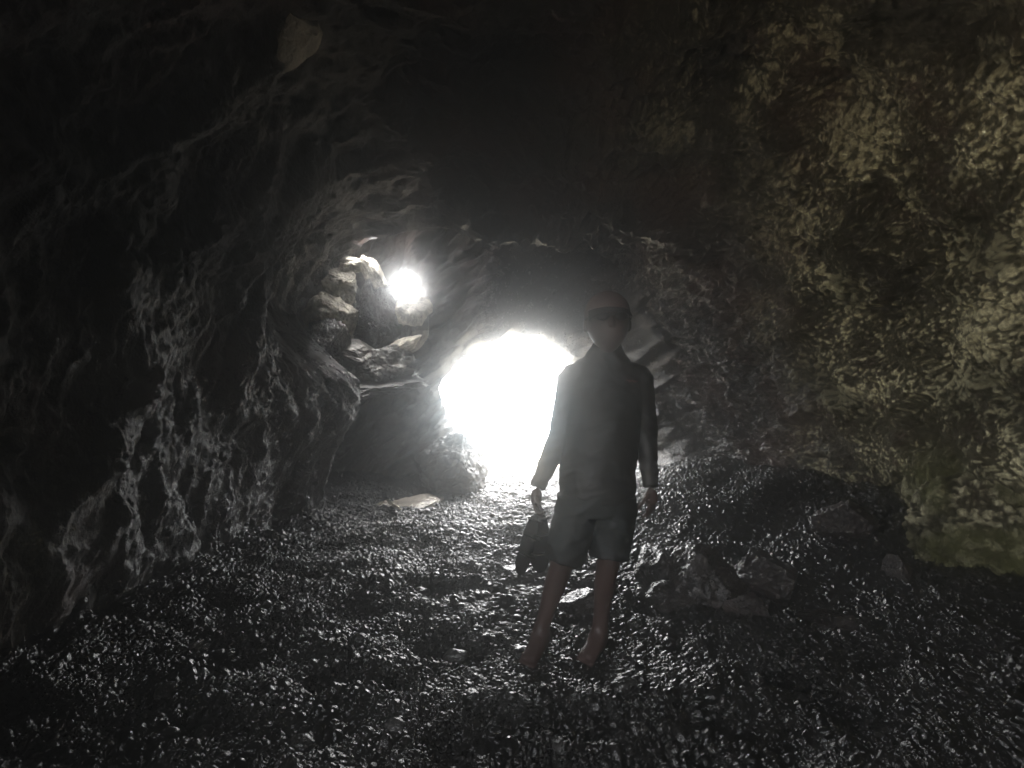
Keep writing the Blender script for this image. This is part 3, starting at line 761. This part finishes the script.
def crumple(o, amp, seed):
    me = o.data; n_ = len(me.vertices)
    co = np.empty(n_ * 3, dtype=np.float32); me.vertices.foreach_get('co', co); co = co.reshape(-1, 3)
    nr = np.empty(n_ * 3, dtype=np.float32); me.vertices.foreach_get('normal', nr); nr = nr.reshape(-1, 3)
    w_ = co + 0.03 * np.stack([noise3(co, 6, seed), noise3(co, 6, seed + 1), noise3(co, 6, seed + 2)], -1)
    tilt = np.array(Matrix.Rotation(0.5, 3, 'Y')); side_ = np.sign(co[:, :1] - 0.17)
    q_ = w_.copy(); q_[:, 2] += 0.35 * np.abs(co[:, 0] - 0.17)
    d_ = amp * (ridged(q_, (4, 4, 11), 2, seed + 5) - 0.4) + 0.5 * amp * ridged(w_ @ tilt.T, (14, 8, 5), 1, seed + 9)
    co = co + nr * d_[:, None]
    me.vertices.foreach_set('co', co.astype(np.float32).ravel()); me.update()
crumple(top, 0.0055, 300)
# small mark on the chest
mk = []
for k in range(5):
    mk.append(ellipsoid(J(624 + 2.6 * k, 383 + (0, 1, .6, 1.4, 1.2)[k], -.085), (.008, .004, (.004, .007, .005, .006, .004)[k]), 10, None, None))
mko = merge('chest_mark', mk, None, 0, M_MARK, root)
from mathutils.bvhtree import BVHTree
bv = BVHTree.FromPolygons([v.co.copy() for v in top.data.vertices], [p_.vertices[:] for p_ in top.data.polygons])
for v in mko.data.vertices:
    hit = bv.ray_cast(Vector((v.co.x, -2, v.co.z)), Vector((0, 1, 0)))
    if hit[0] is not None: v.co.y = hit[0].y - .0015 + (v.co.y + .085) * .1
# knee length board shorts
parts_ = [loft([(J(598, 474, .03), .168, .120), (J(598, 492, .028), .176, .128), (J(597, 508, .02), .178, .130), (J(597, 519, .015), .160, .118)])]
for hip, kn in ((hipL, knL), (hipR, knR)):
    parts_.append(loft([(hip + Vector((0, 0, .07)), .098, .112), (hip, .104, .116), (lerp(hip, kn, .3), .105, .108), (lerp(hip, kn, .6), .100, .100), (lerp(hip, kn, .92), .094, .095), (lerp(hip, kn, .95), .090, .091)], 28))
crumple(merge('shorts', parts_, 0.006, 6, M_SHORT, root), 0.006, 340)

# two dark shoes hanging from the hand on the mouth side
def shoe(loc, rot, label):
    r = bpy.data.objects.new('shoe', None); COL.objects.link(r); r.location = loc; r.rotation_euler = rot
    tag(r, label, 'shoe', 'pair of shoes carried in one hand')
    bm = bmesh.new(); prof = []
    L_ = .29
    for i in range(21):
        u = i / 20; w = .040 + .018 * math.sin(u * math.pi) + (.010 * sstep(.5, .8, u)) ; w *= math.sqrt(max(0.02, 1 - (2 * u - 1) ** 6))
        prof.append((w, -u * L_ + .02))
    for sgn_z, th in ((0, 0), (1, .022)):
        pass
    lo = [[bm.verts.new((s_ * w, y0, z)) for s_ in (-1, -.5, 0, .5, 1)] for (w, z) in prof for y0 in (0,)]
    for i in range(20):
        for j in range(4): bm.faces.new((lo[i][j], lo[i][j + 1], lo[i + 1][j + 1], lo[i + 1][j]))
    bmesh.ops.solidify(bm, geom=bm.faces[:], thickness=.022)
    me = bpy.data.meshes.new('sole'); bm.to_mesh(me); bm.free()
    link('sole', me, M_RUB, r)
    for nm, z0, hgt in (('strap', -.165, .050), ('strap', -.08, .055), ('heel_strap', .0, .045)):
        c_ = []
        for k in range(9):
            a = math.pi * k / 8
            c_.append((Vector((math.cos(a) * .045, .006 - math.sin(a) * hgt, z0 - .012 * math.sin(a))), .011, .004))
        m_ = skin_mesh(nm, [c_], 1)
        link(nm, m_, M_RUB, r)
    return r
hL = wrL + Vector((0.0, -.01, -.072))
shoe(hL + Vector((-.015, -.035, -.05)), (.10, .30, .9), 'dark strapped shoe hanging outermost, on the bright side of the carrying hand')
shoe(hL + Vector((.02, .03, -.055)), (-.1, -.04, -.8), 'dark strapped shoe hanging closest to the shorts in the carrying hand')

# ------------------------------------------------------------------ haze added to stand in for lens glare
bm = bmesh.new(); bmesh.ops.create_cube(bm, size=1.0)
me = bpy.data.meshes.new('glare_haze'); bm.to_mesh(me); bm.free()
me.transform(Matrix.Diagonal((14, 19, 9, 1))); me.transform(Matrix.Translation((0, 2.5, 3.0)))
hz_ = NT('glare mist')
HZ = 0.12
px_ = hz_.n('ShaderNodeSeparateXYZ'); hz_.t.links.new(hz_.pos(), px_.inputs[0])
den = hz_.ramp(px_.outputs['Y'], 1.0, 4.5, 1.0, 0.15)
v1 = hz_.n('ShaderNodeVolumeScatter'); v1.inputs['Anisotropy'].default_value = 0.977; v1.inputs['Color'].default_value = (0.98, 1.0, 1.0, 1)
v2 = hz_.n('ShaderNodeVolumeScatter'); v2.inputs['Anisotropy'].default_value = 0.85; v2.inputs['Color'].default_value = (1.0, 0.96, 0.90, 1)
hz_.t.links.new(hz_.math('MULTIPLY', den, HZ), v1.inputs['Density']); hz_.t.links.new(hz_.math('MULTIPLY', den, HZ * 0.012), v2.inputs['Density'])
ad = hz_.n('ShaderNodeAddShader')
hz_.t.links.new(v1.outputs[0], ad.inputs[0]); hz_.t.links.new(v2.outputs[0], ad.inputs[1]); hz_.t.links.new(ad.outputs[0], hz_.out.inputs['Volume'])
ho = link('glare_haze', me, hz_.m)
tag(ho, 'added glare mist filling the cave air', 'glare_haze', kind='stuff')

# ------------------------------------------------------------------ light
SUN_EL, SUN_AZ = math.radians(60), math.radians(-12)          # over the sea, a little left of the mouth
w = bpy.data.worlds.new('World'); sc.world = w; w.use_nodes = True
nt = w.node_tree; nt.nodes.clear()
sky = nt.nodes.new('ShaderNodeTexSky'); sky.sky_type = 'NISHITA'; sky.sun_disc = False
sky.sun_elevation = SUN_EL; sky.sun_rotation = SUN_AZ; sky.dust_density = 6.0; sky.ozone_density = 0.6; sky.air_density = 1.0
bg = nt.nodes.new('ShaderNodeBackground'); bg.inputs['Strength'].default_value = 6.5
wo = nt.nodes.new('ShaderNodeOutputWorld')
hs = nt.nodes.new('ShaderNodeHueSaturation'); hs.inputs['Saturation'].default_value = 0.12
nt.links.new(sky.outputs[0], hs.inputs['Color']); nt.links.new(hs.outputs[0], bg.inputs[0]); nt.links.new(bg.outputs[0], wo.inputs[0])
sd_ = Vector((math.sin(SUN_AZ) * math.cos(SUN_EL), math.cos(SUN_AZ) * math.cos(SUN_EL), math.sin(SUN_EL)))
ld = bpy.data.lights.new('sun', 'SUN'); ld.energy = 4.0; ld.angle = math.radians(0.5); ld.color = (1, 0.96, 0.9)
lo_ = bpy.data.objects.new('sun', ld); COL.objects.link(lo_); lo_.rotation_euler = sd_.to_track_quat('Z', 'Y').to_euler(); lo_.location = (0, 20, 30)

# ------------------------------------------------------------------ camera and render settings
cd = bpy.data.cameras.new('camera'); cd.sensor_width = 36; cd.lens = 36 * F / 1024; cd.clip_start = 0.05; cd.clip_end = 3000
co_ = bpy.data.objects.new('camera', cd); COL.objects.link(co_); co_.location = (0, 0, CAMZ); co_.rotation_euler = (math.radians(90), 0, 0)
sc.camera = co_
sc.render.engine = 'CYCLES'
cy = sc.cycles
cy.use_adaptive_sampling = False
cy.use_denoising = True
cy.denoising_prefilter = 'ACCURATE'
try: cy.denoiser = 'OPENIMAGEDENOISE'; cy.denoising_input_passes = 'RGB_ALBEDO_NORMAL'
except Exception: pass
cy.max_bounces = 5; cy.diffuse_bounces = 3; cy.glossy_bounces = 3; cy.transmission_bounces = 2; cy.volume_bounces = 2
cy.sample_clamp_indirect = 4.0
cy.use_guiding = True
sc.view_settings.view_transform = 'Standard'; sc.view_settings.look = 'None'; sc.view_settings.exposure = 0; sc.view_settings.gamma = 1
sc.render.film_transparent = False
